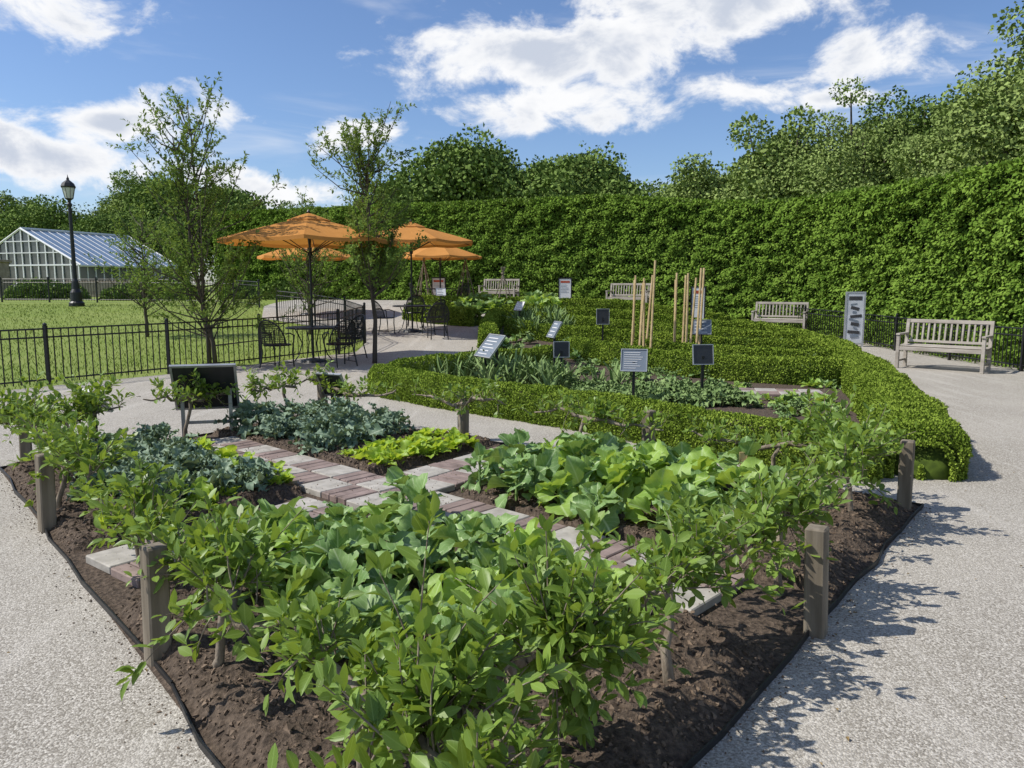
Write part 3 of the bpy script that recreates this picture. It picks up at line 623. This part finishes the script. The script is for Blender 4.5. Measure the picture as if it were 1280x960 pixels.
def table(x,y):
    g=Geo(); g.lathe((0,0,.7),[(.03,.02),(.52,.02),(.53,.01),(.53,-.01),(.5,-.015),(.03,-.005)],32)
    for k in range(4):
        a=k*math.pi/2+.6; c,s=math.cos(a),math.sin(a); g.tube([(c*.36,s*.36,.69),(c*.22,s*.22,.4),(c*.3,s*.3,.15),(c*.42,s*.42,0.0)],.012,6)
    g.build('patio_table',[M_black],loc=(x,y,gz(x,y)))
def chair(x,y,rz):
    g=Geo()
    for k in np.linspace(-.22,.22,12): h=math.sqrt(max(0,.25**2-k*k)); g.tube([(k,-h,.44),(k,h,.44)],.006,3,cap=False); g.tube([(-h,k,.443),(h,k,.443)],.006,3,cap=False)
    an=np.linspace(0,2*math.pi,21); g.tube(np.stack([.25*np.cos(an),.25*np.sin(an),.44+0*an],-1),.014,5)
    def bp(u,v): a=u*1.15; return (math.sin(a)*.30,-math.cos(a)*.27-.06*v,.46+.46*v)
    for u in np.linspace(-.94,.94,21):
        top=math.sqrt(max(0,1-(u/1.02)**2)); g.tube([bp(u,v) for v in np.linspace(0,top,5)],.0065,3,cap=False)
    for v in np.linspace(.05,.92,12):
        um=1.02*math.sqrt(1-v*v)*.98; g.tube([bp(u,v) for u in np.linspace(-um,um,9)],.0065,3,cap=False)
    th=np.linspace(0,math.pi,19); g.tube([bp(math.cos(t)*1.02,math.sin(t)) for t in th],.016,5)
    for sx in(-1,1):
        g.tube([(sx*.22,.2,0),(sx*.21,.18,.3),(sx*.27,.17,.62),(sx*.29,.0,.67),(sx*.29,-.12,.66)],.014,6)
        g.tube([(sx*.22,-.27,0),(sx*.2,-.2,.3),(sx*.22,-.2,.5)],.014,6); g.tube([(sx*.22,.19,.1),(sx*.21,-.23,.1)],.008,4)
    g.build('patio_chair',[M_black],loc=(x,y,gz(x,y)),rz=rz)
table(-4.05,15.6); chair(-4.5,14.7,-.35); chair(-3.35,14.9,.75); chair(-3.4,16.1,2.4)
table(-2.72,21.0); chair(-3.4,20.5,-1.0); chair(-2.1,20.6,.9); chair(-2.75,21.8,3.14); chair(-1.9,19.6,.3); table(-2.5,27); chair(-3.2,26.6,-1.2); chair(-1.8,26.7,1.0)
# ---------- benches ----------
def bench(x,y,rz,Wd=1.5):
    g=Geo(); h=Wd/2
    for sx in(-1,1):
        g.box((sx*(h-.04),-.27,.31),(.06,.06,.62)); g.box((sx*(h-.04),.22,.22),(.06,.06,.44)); 
        R=Matrix.Rotation(-.16,3,'X'); g.box((sx*(h-.04),.265,.66),(.06,.05,.5),R=np.array(R)); g.box((sx*(h-.04),-.03,.645),(.07,.58,.035)); g.box((sx*(h-.04),-.02,.36),(.035,.46,.06)); g.box((sx*(h-.04),-.02,.14),(.03,.46,.04))
    for k in range(6): g.box((0,-.25+k*.088,.425+.004*abs(k-2.5)),(Wd-.02,.07,.022))
    g.box((0,-.285,.38),(Wd-.14,.025,.07)); g.box((0,.22,.38),(Wd-.14,.025,.07))
    R=np.array(Matrix.Rotation(-.16,3,'X'))
    g.box((0,.305,.88),(Wd-.02,.04,.07),R=R); g.box((0,.235,.5),(Wd-.14,.03,.05),R=R)
    for k in range(14): g.box((-h+.12+k*(Wd-.24)/13,.27,.69),(.035,.016,.36),R=R)
    g.build('garden_bench',[M_teak],bevel=.005,loc=(x,y,gz(x,y)+.012),rz=rz)
bench(8.05,14.3,-.75); bench(7.75,22.3,-.5); bench(4.1,27.2,-.42,1.5); bench(-.5,29.9,-.35,1.5)
# ---------- lamp ----------
g=Geo(); g.lathe((0,0,0),[(.26,0),(.26,.12),(.2,.18),(.19,.5),(.13,.62),(.11,.9),(.075,1.0),(.065,2.4),(.055,3.55),(.09,3.6),(.09,3.66),(.05,3.7),(.06,3.78),(.14,3.84)],16,0)
g.lathe((0,0,0),[(.13,3.85),(.21,4.2),(.21,4.24)],8,1)
g.lathe((0,0,0),[(.24,4.22),(.25,4.27),(.2,4.38),(.1,4.46),(.05,4.5),(.045,4.56),(.02,4.6),(0,4.7)],8,0)
for k in range(8): a=k*math.pi/4; c,s=math.cos(a),math.sin(a); g.tube([(c*.135,s*.135,3.84),(c*.215,s*.215,4.23)],.009,4)
g.tube([(-.25,0,3.4),(.25,0,3.4)],.014,6); g.build('street_lamp',[M_black,simple('frosted_glass',(.5,.5,.48),(.62,.62,.6),3,.3)],loc=(-15.9,28.2,gz(-15.9,28.2)))
# ---------- greenhouse ----------
def glassmat(name,col,rough):
    m,N,out=newmat(name); tc=N.n('ShaderNodeTexCoord'); n=N.noise(tc.outputs['Object'],.7,3); p=N.n('ShaderNodeBsdfPrincipled',{'Base Color':N.mix(n,c4(col),c4([q*1.5 for q in col])),'Roughness':rough,'Specular IOR Level':.9}); N.t.links.new(p.outputs[0],out.inputs[0]); return m
M_rg=glassmat('roof_glass',(.13,.19,.27),.22); M_wg=glassmat('wall_glass',(.05,.06,.06),.1)
par=bpy.data.objects.new('greenhouse',None); C.objects.link(par)
gx,gy=-30.2,48.0; par.location=(gx,gy,.9); par.rotation_euler=(0,0,math.atan2(6.5,2.1)-math.pi/2)
Wh,Ln,E,Rg=4.4,8.5,1.85,4.05
g=Geo(); g.add([(0,0,Rg),(Wh+.15,0,E-.05),(Wh+.15,Ln,E-.05),(0,Ln,Rg),(-Wh-.15,0,E-.05),(-Wh-.15,Ln,E-.05)],[[[0,1,2,3],[0,3,5,4]]]); g.build('roof',[M_rg],parent=par)
g=Geo(); g.add([(-Wh,.05,0),(Wh,.05,0),(Wh,.05,E),(0,.05,Rg-.08),(-Wh,.05,E)],[[[0,1,2,3,4]]]); g.add([(Wh,.05,0),(Wh,Ln,0),(Wh,Ln,E),(Wh,.05,E)],[[[0,1,2,3]]]); g.add([(-Wh,.05,0),(-Wh,Ln,0),(-Wh,Ln,E),(-Wh,.05,E)],[[[0,1,2,3]]]);g.add([(-Wh,Ln,0),(Wh,Ln,0),(Wh,Ln,E),(0,Ln,Rg-.08),(-Wh,Ln,E)],[[[0,1,2,3,4]]]); g.build('glazing',[M_wg],parent=par)
g=Geo()
for k in range(15):
    x=-Wh+k*Wh*2/14; zt=E+(Rg-E)*(1-abs(x)/Wh); g.box((x,0,zt/2),(.07,.06,zt))
for z in(.55,E): g.box((0,-.01,z),(2*Wh,.07,.09))
for z in(2.6,3.3): ww=Wh*(Rg-z)/(Rg-E); g.box((0,-.01,z),(2*ww,.06,.06))
for y0 in(0,Ln):
    for sx in(-1,1): g.tube([(0,y0,Rg+.03),(sx*(Wh+.15),y0,E-.02)],.07,4)
for k in range(1,14):
    y0=k*Ln/14
    for sx in(-1,1): g.tube([(0,y0,Rg+.02),(sx*(Wh+.15),y0,E-.03)],.025,4)
    g.box((Wh+.01,y0,E/2),(.05,.06,E))
g.tube([(0,0,Rg+.05),(0,Ln,Rg+.05)],.08,6); g.tube([(Wh+.15,0,E-.05),(Wh+.15,Ln,E-.05)],.07,6); g.box((Wh+.02,Ln/2,.55),(.05,Ln,.08))
g.build('frame',[M_white],parent=par)
g=Geo(); g.box((0,Ln/2,.25),(2*Wh+.14,Ln+.2,.5)); g.build('base_wall',[M_brickwall],parent=par)
g=Geo(); g.box((0,0,.9),(.9,.9,1.8)); g.box((0,0,1.86),(1.1,1.1,.14)); g.build('brick_pillar',[M_brickwall],loc=(-26.3,39.5,.9),bevel=.02)
g=Geo(); g.box((0,0,.4),(4.5,.3,.8)); g.box((0,0,.83),(4.6,.4,.08)); g.build('garden_wall',[M_brickwall],loc=(-21.8,42,.9),bevel=.02)
# ---------- signs ----------
def lines(g,cx,w,y0,y1,n,z,mat,R,o):
    for k in range(n):
        f=k/(max(1,n-1)); ww=w*rng.uniform(.6,.95); g.box(o+R@np.array([cx-(w-ww)/2,y0+(y1-y0)*f,z]),(ww,abs(y1-y0)/n*.3,.002),mat,R=R)
def panel_sign(name,x,y,w,h,zc,tilt,rz,mats,legs=2,frame=.02,text=None,zb=None):
    g=Geo(); R=np.array(Matrix.Rotation(tilt,3,'X')); o=np.array([0,0,zc])
    g.box(o,(w,h,.012),0,R=R)
    for sx in(-1,1): g.box(o+R@np.array([sx*(w/2+frame/2),0,0]),(frame,h+2*frame,.03),1,R=R)
    for sy in(-1,1): g.box(o+R@np.array([0,sy*(h/2+frame/2),0]),(w,frame,.03),1,R=R)
    lx=(w/2-.06) if legs==2 else 0
    for sx in((-1,1) if legs==2 else (0,)): g.box((sx*lx,.0 if legs==1 else 0.02,(zc-.01)/2),(.035,.035,zc-.03),2)
    if legs==2: g.box((0,.02,zc*.35),(2*lx,.02,.03),2)
    if text:
        n,tm=text; lines(g,0,w*.8,h*.36,-h*.38,n,.0085,tm,R,o)
    return g.build(name,mats,loc=(x,y,gz(x,y)),rz=rz)
MS=[M_dpanel,M_alum,M_black,M_textw]
panel_sign('interpretive_sign',-3.12,7.75,.58,.5,.56,math.radians(118),math.radians(14),[M_dpanel,M_alum,M_alum,M_textw],2,.022)
panel_sign('interpretive_sign.001',-4.0,7.25,.3,.26,.5,math.radians(50),math.radians(150),[M_gpanel,M_alum,M_black,M_textw],1,.012,(5,3))
panel_sign('interpretive_sign.002',-2.05,8.7,.32,.28,.46,math.radians(118),math.radians(-25),[M_dpanel,M_alum,M_black,M_textw],1,.015)
panel_sign('interpretive_sign.003',-.35,12.2,.5,.42,.62,math.radians(50),math.radians(-60),[M_gpanel,M_alum,M_black,M_textw],2,.015,(6,3))
panel_sign('plant_label',1.58,9.9,.32,.28,.62,math.radians(70),math.radians(-12),[M_gpanel,M_alum,M_black,M_textw],1,.01,(8,3))
panel_sign('plant_label.001',2.62,10.5,.27,.26,.64,math.radians(80),math.radians(5),MS,1,.01)
panel_sign('plant_label.002',3.95,16.0,.36,.3,.68,math.radians(65),math.radians(-10),[M_gpanel,M_alum,M_black,M_textw],1,.012,(4,3))
panel_sign('plant_label.003',.75,13.6,.3,.3,.8,math.radians(60),math.radians(-70),[M_gpanel,M_alum,M_black,M_textw],1,.012,(4,3))
panel_sign('plant_label.004',.8,12.4,.24,.24,.55,math.radians(85),math.radians(5),MS,1,.01)
panel_sign('plant_label.005',2.1,17.8,.28,.34,.75,math.radians(85),math.radians(0),MS,1,.01)
panel_sign('plant_label.006',.2,20.5,.3,.25,.75,math.radians(60),math.radians(-50),[M_white,M_alum,M_black,M_text],1,.01,(4,3))
panel_sign('plant_label.007',-2.3,25,.3,.25,.75,math.radians(60),math.radians(10),[M_white,M_alum,M_black,M_text],1,.01,(4,3))
panel_sign('plant_label.008',1.75,5.7,.05,.07,.3,math.radians(85),0,[M_stake,M_stake,M_stake,M_text],1,.003)
def board(x,y,w,h,zb,rz,kind=0,name='notice_board'):
    g=Geo(); g.box((0,0,zb+h/2),(w,.04,h),0)
    for sx in(-1,1): g.box((sx*(w/2+.02),0,(zb+h+.04)/2),(.04,.06,zb+h+.04),1)
    g.box((0,0,zb+h+.02),(w,.055,.04),1); g.box((0,0,zb-.02),(w,.055,.04),1)
    y0=-.0225
    if kind==0:
        g.box((0,y0,zb+h*.86),(w*.8,.003,h*.1),3); 
        for k in range(6): ww=w*rng.uniform(.5,.75); g.box((-(w*.75-ww)/2,y0,zb+h*(.72-.07*k)),(ww,.003,h*.012),4)
    else:
        g.box((0,y0,zb+h*.9),(w*.8,.003,h*.08),2)
        for k in range(9):
            ww=w*rng.uniform(.2,.75); g.box((rng.uniform(-.1,.1)*w,y0-.001*k,zb+h*(.78-.08*k)),(ww,.003,h*rng.uniform(.03,.07)),2 if k%2 else 4,R=np.array(Matrix.Rotation(rng.uniform(-.3,.3),3,'Y')))
    g.build(name,[M_white if kind==0 else simple('poster_grey',(.4,.42,.45),(.62,.64,.68),3,.5),M_black if kind==0 else M_alum,M_text,M_red,M_gpanel],loc=(x,y,gz(x,y)),rz=rz)
board(-2.7,28.5,.45,.75,.25,.0); board(1.95,28.4,.42,.78,.2,-.1); board(5.35,22.2,.34,.9,.3,-.2); board(8.45,19.0,.38,1.22,.1,-.25,1)
# ---------- bean poles & teepees ----------
g=Geo()
def stake(x,y,h,lx=0,ly=0): g.tube([(x,y,gz(x,y)),(x+lx,y+ly,gz(x,y)+h)],[.027,.022],6)
for x,y,h,l in((2.46,15.8,1.75,.06),(2.56,16.2,1.65,.0),(2.54,15.4,1.6,.1),(2.68,15.6,1.7,-.02),(2.76,15.3,2.05,.06),(2.80,16.1,1.75,.12),(2.64,15.9,1.6,.05)): stake(x,y,h,l,0)
g.build('bamboo_stakes',[M_stake])
g=Geo()
for x,y,h,l in((3.36,15.9,1.8,.02),(3.46,16.3,1.65,-.02),(3.5,15.4,1.8,.0),(3.68,15.9,1.7,.1),(3.72,15.5,1.9,.06),(3.9,16.0,1.9,.06),(3.58,16.1,1.75,.03)): stake(x,y,h,l,0)
g.build('bamboo_stakes.001',[M_stake])
for x,y,hh in((-1.65,27.5,2.0),(-3.2,28.2,1.9),(-.3,26.0,1.5)):
    g=Geo()
    for k in range(6): a=k*1.047; g.tube([(math.cos(a)*.42,math.sin(a)*.42,0),(-math.cos(a)*.07,-math.sin(a)*.07,hh)],.017,5)
    g.lathe((0,0,hh*.84),[(.06,0),(.065,.03),(.06,.06)],8)
    g.build('bean_teepee',[M_bark],loc=(x,y,gz(x,y)))
# ---------- camera ----------
cam=bpy.data.cameras.new('camera'); cam.sensor_width=36; cam.lens=27; cam.clip_end=2000
co=bpy.data.objects.new('camera',cam); C.objects.link(co); co.location=(0,0,1.6); co.rotation_euler=(math.radians(90)-math.atan2(125,960),0,0)
bpy.context.scene.camera=co
vs=bpy.context.scene.view_settings; vs.view_transform='Standard'; vs.look='None'; vs.exposure=0
